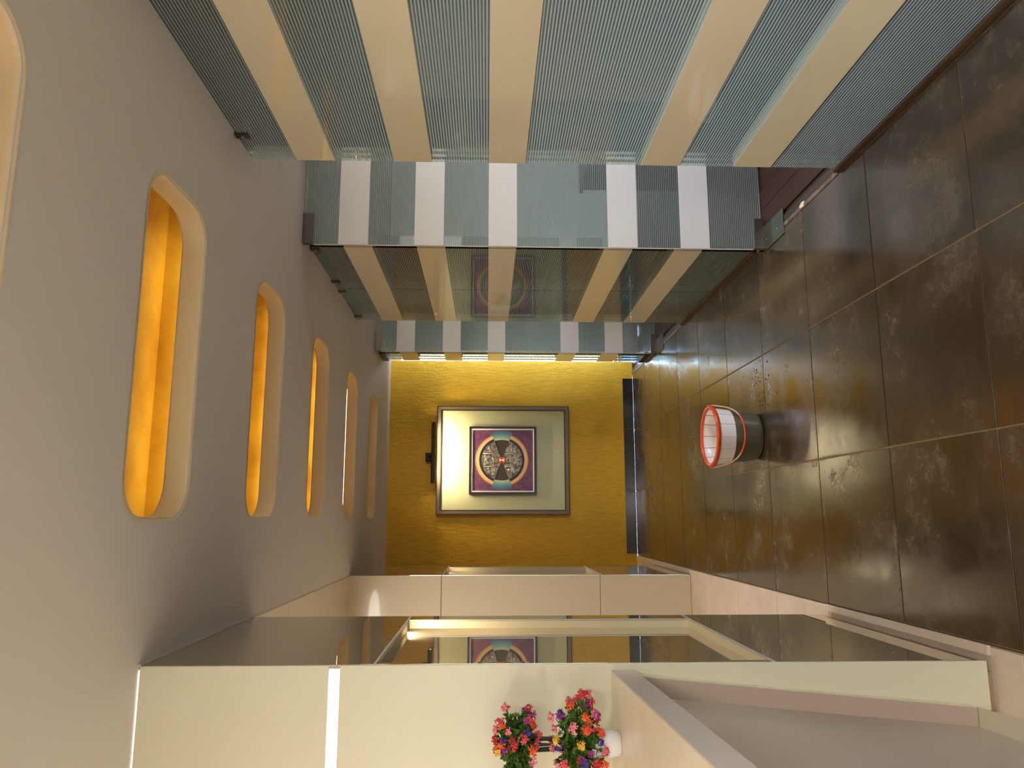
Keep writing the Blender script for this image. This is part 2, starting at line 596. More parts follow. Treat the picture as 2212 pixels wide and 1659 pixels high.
spline([(XW, YS), (XE, YS), (XE, YN), (XW, YN)])
for y in SLOTS:
    spline(rrect(0.0, 1.03, y, y + 0.44, 0.115))
cu.extrude = 0.04
co = bpy.data.objects.new('ceiling_outline', cu)
COL.objects.link(co)
dg = bpy.context.evaluated_depsgraph_get()
cme = bpy.data.meshes.new_from_object(co.evaluated_get(dg))
bpy.data.objects.remove(co)
cme.materials.clear()
cme.transform(Matrix.Translation((0, 0, ZC + 0.04)))
ceiling = mk('ceiling', cme, 'ceiling', origin=(0.5, 4, ZC))
setp(ceiling, 'matte grey-beige ceiling with six rounded light slots', kind='structure')
for k, y in enumerate(SLOTS):
    # plaster reveal, slightly rounded lip
    bm = bmesh.new()
    prof = [(0.014, -0.002), (0.006, -0.0015), (0.001, 0.004), (0.0, 0.012), (0.0, 0.018), (0.0, 0.072), (0.0, 0.078)]
    rings = []
    for d, z in prof:
        rings.append([bm.verts.new((x, yy, ZC + z)) for x, yy in rrect(0.001 - d, 1.029 + d, y + 0.001 - d, y + 0.439 + d, 0.115 + d)])
    rings.append([bm.verts.new((x, yy, ZC + 0.081)) for x, yy in rrect(-0.03, 1.06, y - 0.03, y + 0.47, 0.13)])
    n = len(rings[0])
    for A, B in zip(rings[:-1], rings[1:]):
        for i in range(n):
            bm.faces.new((A[i], A[(i + 1) % n], B[(i + 1) % n], B[i]))
    mk('slot_reveal', bm, 'reveal', ceiling, smooth=True)
    # cove above the slot: open-bottomed box
    x0, x1, y0, y1, z0, z1 = -0.12, 1.15, y - 0.13, y + 0.59, ZC + 0.0815, ZC + 0.20
    bm = bmesh.new()
    vs = [bm.verts.new(p) for p in [(x0, y0, z0), (x1, y0, z0), (x1, y1, z0), (x0, y1, z0), (x0, y0, z1), (x1, y0, z1), (x1, y1, z1), (x0, y1, z1)]]
    for f in [(4, 7, 6, 5), (0, 4, 5, 1), (1, 5, 6, 2), (2, 6, 7, 3), (3, 7, 4, 0)]:
        bm.faces.new([vs[i] for i in f])
    mk('light_cove', bm, 'cove', ceiling)
    bm = bmesh.new()
    zt = ZC + (0.101 if k == 4 else 0.0895)
    tube(bm, [(0.0, y + 0.555, zt), (1.03, y + 0.555, zt)], 0.007)
    mk('lamp_tube', bm, 'tube2' if k == 4 else 'tube', ceiling)

# ---------------------------------------------------------------- floors
fl = box('floor', -0.375, XG + 0.0, -4.0, YB, -0.06, -0.004, 'grout')
setp(fl, 'dark bronze tiled corridor floor with pale grout', kind='structure')
XS = [-0.375, 0.256, 0.868, 1.45]
YS_ = [2.145 + 0.6055 * k for k in range(-7, 10)]
YS_[-1] = YB
tile_mesh = {}
for i in range(3):
    for j in range(len(YS_) - 1):
        g = 0.003
        w, d = XS[i + 1] - XS[i] - 2 * g, YS_[j + 1] - YS_[j] - 2 * g
        key = (round(w, 3), round(d, 3))
        cx, cy = (XS[i] + XS[i + 1]) / 2, (YS_[j] + YS_[j + 1]) / 2
        if key not in tile_mesh:
            bm = bmesh.new()
            bbox(bm, -w / 2, w / 2, -d / 2, d / 2, -0.010, 0.0, 0.0012, 1)
            me = bpy.data.meshes.new('floor_tile')
            bm.to_mesh(me); bm.free()
            me.materials.append(MAT['tile'])
            tile_mesh[key] = me
        o = bpy.data.objects.new('floor_tile', tile_mesh[key])
        COL.objects.link(o)
        o.parent = fl
        o.location = Vector((cx, cy, 0.0)) - fl.location

# beige tiled floor of the recess and the hall on the left
fb = box('floor_hall', XW, -0.379, -4.0, 7.7, -0.06, -0.006, 'beige_grout')
setp(fb, 'beige tiled floor left of the corridor', kind='structure')
bt = bmesh.new()
bbox(bt, -0.299, 0.299, -0.2995, 0.2995, -0.008, 0.002, 0.0012, 1)
bme = bpy.data.meshes.new('floor_tile'); bt.to_mesh(bme); bt.free(); bme.materials.append(MAT['beige_tile'])
for j in range(-2, 9):
    for i in range(2):
        o = bpy.data.objects.new('floor_tile', bme)
        COL.objects.link(o); o.parent = fb
        o.location = Vector((-0.682 - 0.603 * i, 2.145 + 0.6055 * j + 0.303, 0)) - fb.location
# wood floor of the room behind the glass
fw = box('floor_room', XG + 0.004, XE, -4.0, 8.5, -0.06, -0.012, 'wood')
setp(fw, 'dark reddish wooden floor behind the glass wall', kind='structure')
bt = bmesh.new(); bbox(bt, -0.0592, 0.0592, -1.2, 1.2, -0.008, 0.0, 0.001, 1)
pme = bpy.data.meshes.new('plank'); bt.to_mesh(pme); bt.free(); pme.materials.append(MAT['wood'])
for j in range(3):
    for i in range(12):
        o = bpy.data.objects.new('plank', pme)
        COL.objects.link(o); o.parent = fw
        o.location = Vector((1.60 + 0.12 * i, 1.9 + 2.403 * j - 0.4 * (i % 3) , -0.004)) - fw.location

# ---------------------------------------------------------------- yellow end wall and its black skirting
wy = box('wall_back', -2.2, 1.583, YB, YB + 0.16, 0, ZC, 'yellow')
setp(wy, 'mustard yellow textured plaster end wall', kind='structure')
for x0, x1 in [(-0.36, 0.272), (0.275, 0.881), (0.884, 1.406)]:
    box('skirting_tile', x0, x1, YB - 0.006, YB + 0.004, 0.0005, 0.105, 'blackstone', wy, 0.001)

# ---------------------------------------------------------------- pillars on the left (clad in glossy panels, each with a lit slot)
SZ0, SZ1 = 0.655, 1.820


def pillar(name, y0, y1, s0, s1, label, slot_power, xw):
    root = empty(name, (XL - 0.3, (y0 + y1) / 2, 0), label=label, kind='structure')
    d = 0.028
    core_x = XL - d - 0.006
    box('core', xw, core_x, y0 + 0.012, y1 - 0.004, 0.0, ZC - 0.001, 'beige_grout', root)
    g = 0.003
    # corridor face: top panel, bottom panel, and a middle panel with the slot cut out
    box('side_panel', core_x, XL, y0 + 0.008, y1, SZ1 + g, ZC - 0.004, 'mirror', root, 0.0015)
    box('side_panel', core_x, XL, y0 + 0.008, y1, 0.02, SZ0 - g, 'mirror', root, 0.0015)
    box('side_panel', core_x, XL, s1, y1, SZ0 + 0.001, SZ1 - 0.001, 'mirror', root, 0.0015)
    box('side_panel', core_x, XL, y0 + 0.008, s0, SZ0 + 0.001, SZ1 - 0.001, 'mirror', root, 0.0015)
    # slot: mirror back, pale reveals
    sl = box('slot_back', core_x - 0.002, core_x + 0.002, s0, s1, SZ0, SZ1, 'mirror', root)
    box('slot_reveal', core_x, XL - 0.004, s1 - 0.005, s1 - 0.0005, SZ0, SZ1, 'reveal', sl)
    box('slot_reveal', core_x, XL - 0.004, s0 + 0.0005, s0 + 0.005, SZ0, SZ1, 'reveal', sl)
    box('slot_reveal', core_x, XL - 0.004, s0, s1, SZ1 - 0.006, SZ1 - 0.001, 'reveal', sl)
    box('slot_reveal', core_x, XL - 0.004, s0, s1, SZ0 + 0.001, SZ0 + 0.006, 'reveal', sl)
    # pale edge trims seen as thin light lines
    box('edge_trim', XL - 0.003, XL + 0.002, y0 + 0.006, y1, SZ1 - 0.004, SZ1 + 0.004, 'trimwhite', root)
    box('edge_trim', XL - 0.003, XL + 0.002, y0 + 0.006, y1, SZ0 - 0.004, SZ0 + 0.004, 'trimwhite', root)
    box('edge_trim', XL - 0.003, XL + 0.002, s1 - 0.006, s1 + 0.002, SZ0, SZ1, 'trimwhite', root)
    lamp('slot_lamp', 'AREA', (XL - 0.016, s1 - 0.16, SZ1 - 0.012), slot_power, (1.0, 0.84, 0.58), 0.02, 0.24, aim=(XL - 0.0165, s1 - 0.02, SZ0), parent=root)
    # front faces
    return root


pb = pillar('wall_left_near', BN, BF, BN + 0.035, 3.222, 'near pillar and wall clad in cream and taupe glass', 2.4, XW)
pa = pillar('wall_left_far', AN, AF, AN + 0.06, AF - 0.19, 'far pillar clad in pinkish cream panels with lit slot', 0.7, -1.9)
# far pillar: three pinkish cream front panels
for z0, z1 in [(0.004, 0.667), (0.671, 1.823), (1.827, ZC - 0.003)]:
    box('front_panel', -1.9, XL - 0.001, AN, AN + 0.014, z0, z1, 'cream_panel', pa, 0.0015)
# near pillar: wide cream glass front running out of the picture to the left, split by a lit joint
box('front_panel', XW, XL - 0.001, BN, BN + 0.012, 0.022, 1.918, 'cream_glass', pb, 0.0015)
box('front_panel', XW, XL - 0.001, BN, BN + 0.012, 1.950, ZC - 0.006, 'cream_glass', pb, 0.0015)
box('light_strip', XW, XL - 0.012, BN + 0.006, BN + 0.011, 1.919, 1.949, 'led', pb)
box('light_strip', XW, XL - 0.012, BN + 0.006, BN + 0.011, ZC - 0.0055, ZC - 0.002, 'led', pb)
box('ceiling_bead', XL - 0.001, XL + 0.004, BN, BF, ZC - 0.008, ZC - 0.0005, 'trimwhite', pb)

# pale skirting strip on the floor in front of the near pillar
sk_ = box('baseboard_left', -0.405, -0.377, BN + 0.01, BF + 0.02, 0.0, 0.012, 'beige_tile')
setp(sk_, 'cream edging strip at the foot of the near pillar', kind='structure')
sk2 = box('baseboard_left_far', -0.412, -0.377, AN + 0.05, YB - 0.01, 0.0, 0.012, 'beige_tile')
setp(sk2, 'cream edging strip at the foot of the far pillar', kind='structure')

# recess between the pillars: back wall and soffit panels; left end behind far pillar
wl = box('wall_recess', -1.75, -1.65, BF, YB, 0, ZC, 'cream_panel')
setp(wl, 'cream back wall of the recess between the pillars', kind='structure')
sf = box('trim_1', -1.6, XL - 0.002, BF + 0.002, AN - 0.002, ZC - 0.003, ZC - 0.0005, 'cream_panel')
setp(sf, 'beige panelled soffit of the recess between the pillars', kind='structure')
for j in range(4):
    a = BF + 0.004 + j * 0.567
    box('soffit_panel', -1.6, XL - 0.004, a, a + 0.563, ZC - 0.005, ZC - 0.003, 'cream_panel', sf)

# ---------------------------------------------------------------- enclosing walls (mostly outside the frame)
for nm, a, mat, lb in [
    ('wall_hall_left', (XW - 0.1, XW, YS, BN, 0, ZC), 'white', 'white wall at the left of the hall'),
    ('wall_hall_rear', (XW, XE, YS - 0.1, YS, 0, ZC), 'white', 'white wall behind the photographer'),
    ('wall_room_end', (1.622, XE, 7.26, 7.34, 0, ZC), 'roomwall', 'grey end wall of the room behind the glass'),
    ('wall_room_front', (XG + 0.05, XE, -0.3, -0.2, 0, ZC), 'roomwall', 'grey near wall of the room behind the glass'),
    ('wall_passage', (0.9, 0.98, YB + 0.16, YN, 0, ZC), 'white', 'white wall of the passage behind the yellow wall'),
]:
    setp(box(nm, *a, mat), lb, kind='structure')
# right wall of the room with an unseen window added to let daylight in
wr = empty('wall_right', (XE + 0.05, 4, 0), label='right wall of the room with an added unseen window', kind='structure')
box('wall_segment', XE, XE + 0.1, -0.2, 1.2, 0, ZC, 'roomwall', wr)
box('wall_segment', XE, XE + 0.1, 2.4, YN, 0, ZC, 'roomwall', wr)
box('wall_segment', XE, XE + 0.1, 1.2, 2.4, 0, 0.9, 'roomwall', wr)
box('wall_segment', XE, XE + 0.1, 1.2, 2.4, 2.3, ZC, 'roomwall', wr)
w2 = empty('added_window', (XE + 0.05, 1.8, 0.9), label='unseen window added in the right wall to let daylight into the room', kind='structure')
for y in (1.2, 1.77, 2.34):
    box('window_frame', XE + 0.02, XE + 0.08, y, y + 0.06, 0.9, 2.3, 'trimwhite', w2)
# daylight window at the end of the passage
w1 = empty('window_1', (2.4, YN, 0), label='bright full-height window beyond the end of the glass wall', kind='structure')
for x in (0.98, 2.3, 3.4, 4.52):
    box('window_frame', x, x + 0.05, YN - 0.05, YN, 0.0, ZC, 'trimwhite', w1)
box('window_frame', 0.98, XE, YN - 0.05, YN, 0.0, 0.04, 'trimwhite', w1)
bm = bmesh.new(); bbox(bm, -6, 14, 22, 24, -6, 1.2); bbox(bm, 4.0, 6.2, 21.4, 22, -6, 2.4)
setp(mk('facade', bm, 'outside'), 'pale blue-grey building seen through the striped glass by the yellow wall', 'building')


# ---------------------------------------------------------------- striped glass panels and doors
def glass_unit(name, axis, plane, a0, a1, z0, z1, clamps=(), **kw):
    t = 0.006
    mid = (a0 + a1) / 2
    root = empty(name, (plane, mid, 0) if axis == 'X' else (mid, plane, 0), **kw)

    def B(nm, b0, b1, za, zb, th, mat, par=root, bev=0.0):
        if axis == 'X':
            return box(nm, plane - th, plane + th, b0, b1, za, zb, mat, par, bev)
        return box(nm, b0, b1, plane - th, plane + th, za, zb, mat, par, bev)
    pane = B('pane', a0, a1, z0, z1, t, 'glass')
    pane.data.materials.append(MAT['plainglass'])
    for f in pane.data.polygons:       # the stripes are printed on the corridor face only
        if (f.normal.x if axis == 'X' else f.normal.y) > -0.5:
            f.material_index = 1
    for z_0, z_1 in BANDS:
        B('band', a0 - 0.0005, a1 + 0.0005, z_0, z_1, t + 0.0012, 'band' if axis == 'X' else 'doorband', bev=0.0006)
    for c in clamps:
        cl = B('clamp', c - 0.018, c + 0.018, ZC - 0.056, ZC - 0.001, 0.014, 'darksteel', bev=0.002)
        if axis == 'X':
            bm = bmesh.new()
            tube(bm, [(plane - 0.014, c, ZC - 0.030), (plane - 0.0165, c, ZC - 0.030)], 0.007, 12)
            mk('screw', bm, 'chrome', cl)
    return root


glass_unit('glass_panel', 'X', XG, 0.55, 2.953, 0.004, ZC - 0.006, (2.75, 1.2), label='largest and nearest striped glass wall panel with cream bands', cat='glass panel', group='striped glass wall panels')
glass_unit('glass_panel', 'X', XG, 3.985, 4.753, 0.004, ZC - 0.006, (4.02, 4.60), label='striped glass panel just behind the nearer open glass door', cat='glass panel', group='striped glass wall panels')
glass_unit('glass_panel', 'X', XG, 4.757, 5.555, 0.004, ZC - 0.006, (4.82, 5.44), label='striped glass panel in front of the farther open glass door', cat='glass panel', group='striped glass wall panels')
last = glass_unit('glass_panel', 'X', XG, 6.70, 7.035, 0.004, ZC - 0.006, (), label='narrow bright striped glass panel next to the yellow wall', cat='glass panel', group='striped glass wall panels')
# dark corner fittings of that last panel
for z0, z1 in [(0.004, 0.056), (ZC - 0.058, ZC - 0.002)]:
    box('corner_fitting', XG - 0.016, XG + 0.016, 6.705, 7.03, z0, z1, 'darksteel', last, 0.002)

for k, (yd, xend, lab) in enumerate([(3.841, 2.42, 'nearer striped glass door standing open into the room'), (6.475, 2.50, 'farther striped glass door standing open into the room')]):
    d = glass_unit('door_%d' % (k + 1), 'Y', yd, 1.430, xend, 0.012, ZC - 0.010, (), label=lab, kind='structure')
    for z0, z1 in [(0.003, 0.053), (ZC - 0.058, ZC - 0.002)]:
        p = box('patch_fitting', 1.432, 1.602, yd - 0.016, yd + 0.016, z0, z1, 'steel', d, 0.002)
    # polished edge of the pane
    box('edge_strip', 1.427, 1.4298, yd - 0.006, yd + 0.006, 0.06, ZC - 0.06, 'trimwhite', d)
    pl = box('floor_spring_cover', 1.413, 1.548, yd - 0.285, yd + 0.05, 0.0, 0.006, 'plate', None, 0.001)
    setp(pl, 'steel floor plate under the %s open glass door' % ('nearer' if k == 0 else 'farther'), 'floor plate', 'floor spring cover plates')
    for yy in (yd - 0.20, yd - 0.05):
        bm = bmesh.new()
        tube(bm, [(1.47, yy, 0.006), (1.47, yy, 0.0068)], 0.004, 10)
        mk('screw', bm, 'chrome', pl)

# brown floor tracks under the fixed panels, pale thresholds in the door openings
for a0, a1, lb in [(-0.2, 2.965, 'brown floor track under the nearest glass panel'), (3.96, 5.57, 'brown floor track under the two middle glass panels')]:
    t_ = empty('floor_track', (XG, (a0 + a1) / 2, 0), label=lb, cat='track', group='floor tracks under the glass')
    box('rail', XG - 0.022, XG - 0.008, a0, a1, 0.0, 0.024, 'track', t_, 0.002)
    box('rail', XG + 0.008, XG + 0.022, a0, a1, 0.0, 0.024, 'track', t_, 0.002)
    box('base', XG - 0.024, XG + 0.024, a0, a1, -0.004, 0.0035, 'track', t_)
for a0, a1, lb in [(2.967, 3.55, 'worn pale threshold strip in the nearer doorway'), (5.572, 6.185, 'worn pale threshold strip in the farther doorway'), (6.53, YB, 'worn pale threshold strip beside the yellow wall')]:
    t_ = empty('threshold', (XG, (a0 + a1) / 2, 0), label=lb, cat='threshold', group='doorway thresholds')
    box('strip', XG - 0.028, XG - 0.006, a0, a1, -0.006, 0.004, 'worn', t_, 0.001)
    box('strip', XG - 0.004, XG + 0.030, a0, a1, -0.006, 0.003, 'steel', t_, 0.001)

# ---------------------------------------------------------------- framed artwork on the yellow wall
AX, AZ = 0.566, 1.345
art = empty('framed_artwork', (0.566, YB, 0.672), label='framed round relief artwork hanging on the yellow wall', cat='picture')
x0, x1, z0, z1 = 0.022, 1.108, 0.672, 2.003
bm = bmesh.new(); ring(bm, x0, x1, z0, z1, 0.007, YB - 0.040, YB); mk('outer_edge', bm, 'frame_dark', art)
bm = bmesh.new(); ring(bm, x0 + 0.007, x1 - 0.007, z0 + 0.007, z1 - 0.007, 0.028, YB - 0.043, YB); mk('frame', bm, 'frame_taupe', art)
bm = bmesh.new(); ring(bm, x0 + 0.035, x1 - 0.035, z0 + 0.035, z1 - 0.035, 0.011, YB - 0.036, YB); mk('inner_edge', bm, 'frame_dark', art)
box('mat_board', x0 + 0.04, x1 - 0.04, YB - 0.010, YB - 0.001, z0 + 0.04, z1 - 0.04, 'matboard', art)
px0, px1, pz0, pz1 = 0.222, 0.899, 1.003, 1.678
PY = YB - 0.010
bm = bmesh.new(); ring(bm, px0, px1, pz0, pz1, 0.021, PY - 0.026, PY); mk('picture_frame', bm, 'frame_dark', art)
bm = bmesh.new(); ring(bm, px0 + 0.021, px1 - 0.021, pz0 + 0.021, pz1 - 0.021, 0.013, PY - 0.022, PY); mk('liner', bm, 'liner', art)
CX, CZ = 0.562, 1.350
pr = box('print', px0 + 0.034, px1 - 0.034, PY - 0.012, PY, pz0 + 0.034, pz1 - 0.034, 'purple', art)
py = PY - 0.012


def sector(name, r0, r1, a0, a1, y0, y1, mat, par, n=40):
    bm = bmesh.new()
    outer = [(CX + r1 * cos(a0 + (a1 - a0) * k / n), CZ + r1 * sin(a0 + (a1 - a0) * k / n)) for k in range(n + 1)]
    inner = [(CX + r0 * cos(a0 + (a1 - a0) * k / n), CZ + r0 * sin(a0 + (a1 - a0) * k / n)) for k in range(n + 1)]
    for k in range(n):
        prism(bm, [inner[k], outer[k], outer[k + 1], inner[k + 1]] if r0 > 0 else [(CX, CZ), outer[k], outer[k + 1]], 'Y', y0, y1)
    bmesh.ops.remove_doubles(bm, verts=bm.verts, dist=1e-6)
    return mk(name, bm, mat, par, origin=(CX, y0, CZ))


HA = radians(21)
for c in (pi / 2, -pi / 2):       # upper and lower relief halves with halo and dark ring
    a0, a1 = c - (pi / 2 - HA), c + (pi / 2 - HA)
    sector('halo', 0.225, 0.272, a0, a1, py - 0.001, py, 'halo', pr)
    sector('dark_ring', 0.198, 0.228, a0, a1, py - 0.003, py, 'navy', pr)
    sector('relief_half', 0.0, 0.203, a0, a1, py - 0.007, py, 'silver', pr)
for c in (0, pi):
    a0, a1 = c - HA, c + HA
    sector('teal_wedge', 0.2, 0.297, a0, a1, py - 0.002, py, 'teal', pr)
    sector('brown_wedge', 0.0, 0.203, a0, a1, py - 0.004, py, 'brownrel', pr)
    sector('black_edge', 0.02, 0.205, c + (HA - 0.10 if c else HA - 0.10) * (1 if c == 0 else -1), c + HA * (1 if c == 0 else -1), py - 0.0055, py, 'black', pr, 6)
box('red_square', CX - 0.030, CX + 0.030, py - 0.0085, py, CZ - 0.036, CZ + 0.036, 'red', pr)
bm = bmesh.new(); prism(bm, [(CX - 0.017, CZ + 0.024), (CX - 0.003, CZ), (CX - 0.017, CZ - 0.024), (CX + 0.017, CZ - 0.024), (CX + 0.003, CZ), (CX + 0.017, CZ + 0.024)], 'Y', py - 0.0095, py - 0.008)
mk('hourglass', bm, 'pale', pr)
# raised figures of the relief
MAT['silver_hi'] = pbr('silver_highlight', lin((186, 174, 160)), 0.3, metal=0.5)


def inring(x, z):
    return sqrt(x * x + z * z) < 0.19


for sgn in (1, -1):
    bm = bmesh.new()
    yb = py - 0.007

    def bar(xa, za, xb, zb, w=0.004, h=0.004):
        tube(bm, [(CX + xa, yb, CZ + za * sgn), (CX + xb, yb, CZ + zb * sgn)], w, 6)
    # registers
    bar(-0.065, 0.03, -0.065, 0.185); bar(0.065, 0.03, 0.065, 0.185)
    bar(-0.16, 0.10, -0.068, 0.10); bar(0.068, 0.10, 0.16, 0.10)
    bar(-0.062, 0.085, 0.062, 0.085)
    # central figure: petals or rings
    for k in range(9):
        a = pi * (k + 0.5) / 9
        bar(0.018 * cos(a), 0.125 + 0.018 * sin(a), 0.046 * cos(a), 0.125 + 0.046 * sin(a), 0.005)
    tube(bm, [(CX + 0.030 * cos(2 * pi * k / 20), yb, CZ + sgn * (0.118 + 0.030 * sin(2 * pi * k / 20))) for k in range(20)], 0.004, 6, True)
    tube(bm, [(CX + 0.020 * cos(2 * pi * k / 20), yb, CZ + sgn * (0.062 + 0.016 * sin(2 * pi * k / 20))) for k in range(20)], 0.0035, 6, True)
    # wheel and blocks
    wx = -0.098 if sgn == 1 else 0.098
    tube(bm, [(CX + wx + 0.022 * cos(2 * pi * k / 20), yb, CZ + sgn * (0.070 + 0.022 * sin(2 * pi * k / 20))) for k in range(20)], 0.0035, 6, True)
    for k in range(4):
        a = pi * k / 4
        bar(wx - 0.02 * cos(a), 0.070 - 0.02 * sin(a), wx + 0.02 * cos(a), 0.070 + 0.02 * sin(a), 0.002)
    for (bx_, bz_) in [(-wx, 0.072), (-wx * 0.95, 0.115), (-wx * 1.2, 0.125), (wx * 1.15, 0.125), (wx * 0.85, 0.135), (0.0, 0.172), (-0.04, 0.168), (0.04, 0.168), (wx * 1.45, 0.085)]:
        r = random.uniform(0.011, 0.019)
        bmesh.ops.create_icosphere(bm, subdivisions=2, radius=1, matrix=Matrix.Translation((CX + bx_, yb, CZ + bz_ * sgn)) @ Matrix.Diagonal((r, 0.006, r * random.uniform(.7, 1.2), 1)))
    mk('relief_figures', bm, 'silver_hi', pr, smooth=True)

# ---------------------------------------------------------------- picture light above the frame
plt = empty('picture_light', (0.62, YB, 2.04), label='slim dark picture light fixed above the framed artwork', cat='picture light')
bm = bmesh.new()
prism(bm, [(YB - 0.225, 2.006), (YB - 0.22, 2.006), (YB - 0.216, 2.036), (YB - 0.170, 2.036), (YB - 0.170, 2.0165), (YB - 0.165, 2.0165), (YB - 0.165, 2.042), (YB - 0.216, 2.045), (YB - 0.225, 2.038)], 'X', 0.322, 0.917)
mk('lamp_hood', bm, 'brass', plt)
bm = bmesh.new(); tube(bm, [(0.335, YB - 0.192, 2.024), (0.904, YB - 0.192, 2.024)], 0.006, 10); mk('lamp_tube', bm, 'pictube', plt)
for xx in (0.312, 0.917):
    bm = bmesh.new()
    tube(bm, [(xx, YB - 0.195, 2.026), (xx + 0.01, YB - 0.195, 2.026)], 0.008, 10)
    mk('end_knob', bm, 'chrome', plt)
box('wall_mount', 0.545, 0.632, YB - 0.045, YB, 2.055, 2.115, 'brass', plt, 0.006)
bm = bmesh.new(); tube(bm, [(0.588, YB - 0.03, 2.08), (0.588, YB - 0.16, 2.075), (0.588, YB - 0.19, 2.040)], 0.008, 10); mk('arm', bm, 'brass', plt, smooth=True)

# ---------------------------------------------------------------- reception desk at the left
dk = empty('reception_desk', (-1.0, 1.5, 0), label='cream reception desk with sloping taupe front in front of the cream wall', cat='desk')


def ex(y):   # right-hand edge of the counter
    return -0.391 + (y - 1.262) * (-0.437 + 0.391) / (2.2766 - 1.262)


ytop, ybot = BN - 0.002, 0.75
bm = bmesh.new(); prism(bm, [(-1.55, ybot), (ex(ybot) - 0.004, ybot), (ex(ytop) - 0.004, ytop), (-1.55, ytop)], 'Z', 1.072, 1.137); mk('counter_top', bm, 'desktop', dk)
bm = bmesh.new(); prism(bm, [(ex(ybot) - 0.004, ybot), (ex(ybot), ybot), (ex(ytop), ytop), (ex(ytop) - 0.004, ytop)], 'Z', 1.069, 1.1355); mk('counter_edge', bm, 'deskedge', dk)


def sheared(bm, prof, y0, y1, off=0.0):
    """profile (x, z) extruded along y following the counter edge"""
    vs0 = [bm.verts.new((x + ex(y0) - ex(2.2766) + off, y0, z)) for x, z in prof]
    vs1 = [bm.verts.new((x + ex(y1) - ex(2.2766) + off, y1, z)) for x, z in prof]
    fs = [bm.faces.new(vs0), bm.faces.new(vs1[::-1])]
    n = len(prof)
    for i in range(n):
        j = (i + 1) % n
        fs.append(bm.faces.new((vs0[i], vs1[i], vs1[j], vs0[j])))
    bmesh.ops.recalc_face_normals(bm, faces=fs)


full = [(-1.5, 0), (-0.56, 0), (-0.553, 0.045), (-0.538, 0.095), (-0.492, 0.624), (-0.446, 1.0685), (-1.5, 1.0685)]
bm = bmesh.new(); sheared(bm, full, BN - 0.040, BN - 0.0006); mk('end_panel', bm, 'cream_panel', dk)
bm = bmesh.new(); sheared(bm, [(-0.60, 0.094), (-0.541, 0.094), (-0.450, 1.066), (-0.60, 1.066)], BN - 0.046, BN - 0.0402); mk('reveal_shade', bm, 'deskfront', dk)  # taupe piece added to stand in for the shade inside the reveal
bm = bmesh.new(); sheared(bm, [(-1.5, 0.08), (-0.538, 0.08), (-0.446, 1.068), (-1.5, 1.068)], ybot + 0.02, BN - 0.046, -0.055); mk('front_panel', bm, 'deskfront', dk)
bm = bmesh.new(); sheared(bm, [(-1.5, 0), (-0.56, 0), (-0.553, 0.045), (-0.538, 0.092), (-0.70, 0.092), (-1.5, 0.092)], ybot + 0.02, BN - 0.040); mk('plinth', bm, 'cream_panel', dk)

# ---------------------------------------------------------------- flowers in a white pot on the desk
fp = empty('potted_flowers', (-0.600, 2.145, 1.137), label='small white pot of multicoloured artificial flowers on the reception desk', cat='potted plant')
FC = Vector((-0.600, 2.145, 1.137))
bm = bmesh.new(); lathe(bm, [(0.026, 0.0), (0.032, 0.004), (0.036, 0.03), (0.043, 0.078), (0.043, 0.082), (0.039, 0.082), (0.036, 0.06)], FC, 28, True)
mk('pot', bm, 'pot', fp, smooth=True)
bm = bmesh.new()
for k in range(7):
    a = k * 2.4
    tube(bm, [FC + Vector((0.008 * cos(a), 0.008 * sin(a), 0.05)), FC + Vector((0.014 * cos(a), 0.014 * sin(a), 0.16)), FC + Vector((0.02 * cos(a + .4), 0.02 * sin(a + .4), 0.30))], 0.0032, 6)
mk('stems', bm, 'stem', fp)


def leaf_into(bm, p, d, l, w):
    d = d.normalized()
    a = Vector((random.uniform(-1, 1), random.uniform(-1, 1), random.uniform(-1, 1))).cross(d)
    if a.length < 1e-3:
        a = Vector((1, 0, 0)).cross(d)
    a.normalize()
    nrm = d.cross(a) * (0.18 * l)
    q = [p, p + d * l * .35 + a * w + nrm, p + d * l * .75 + a * w * .8 + nrm, p + d * l, p + d * l * .75 - a * w * .8 + nrm, p + d * l * .35 - a * w + nrm]
    v = [bm.verts.new(x) for x in q]
    bm.faces.new((v[0], v[1], v[2], v[3])); bm.faces.new((v[0], v[3], v[4], v[5]))


def rnd_dir():
    while True:
        v = Vector((random.uniform(-1, 1), random.uniform(-1, 1), random.uniform(-1, 1)))
        if 0.05 < v.length < 1:
            return v.normalized()


clusters = [(FC + Vector((0.005, -0.012, 0.118)), Vector((0.128, 0.10, 0.068))), (FC + Vector((0.005, -0.012, 0.282)), Vector((0.112, 0.095, 0.054)))]
bm = bmesh.new()
tips = []
for c, s in clusters:
    for k in range(84):
        d = rnd_dir()
        rr = random.uniform(0.6, 1.0)
        e = c + Vector((d.x * s.x, d.y * s.y, d.z * s.z)) * rr
        b0 = c + Vector((d.x * s.x, d.y * s.y, d.z * s.z)) * 0.15
        tube(bm, [b0, (b0 + e) / 2 + Vector((0, 0, 0.006)), e], 0.0011, 4)
        if rr > 0.72:
            tips.append((e, d))
        for j in range(16):
            p = b0.lerp(e, 0.1 + 0.85 * random.random())
            leaf_into(bm, p, (rnd_dir() + d * 0.5), random.uniform(0.011, 0.018), random.uniform(0.0045, 0.007))
fol = mk('foliage', bm, 'leaf', fp)
fol['kind'] = 'stuff'
PAL = [('flower_red', (214, 40, 52)), ('flower_coral', (236, 82, 96)), ('flower_orange', (244, 98, 36)), ('flower_magenta', (176, 50, 150)), ('flower_violet', (88, 62, 160)), ('flower_yellow', (240, 186, 60)), ('flower_pink', (244, 140, 150))]
fmesh = []
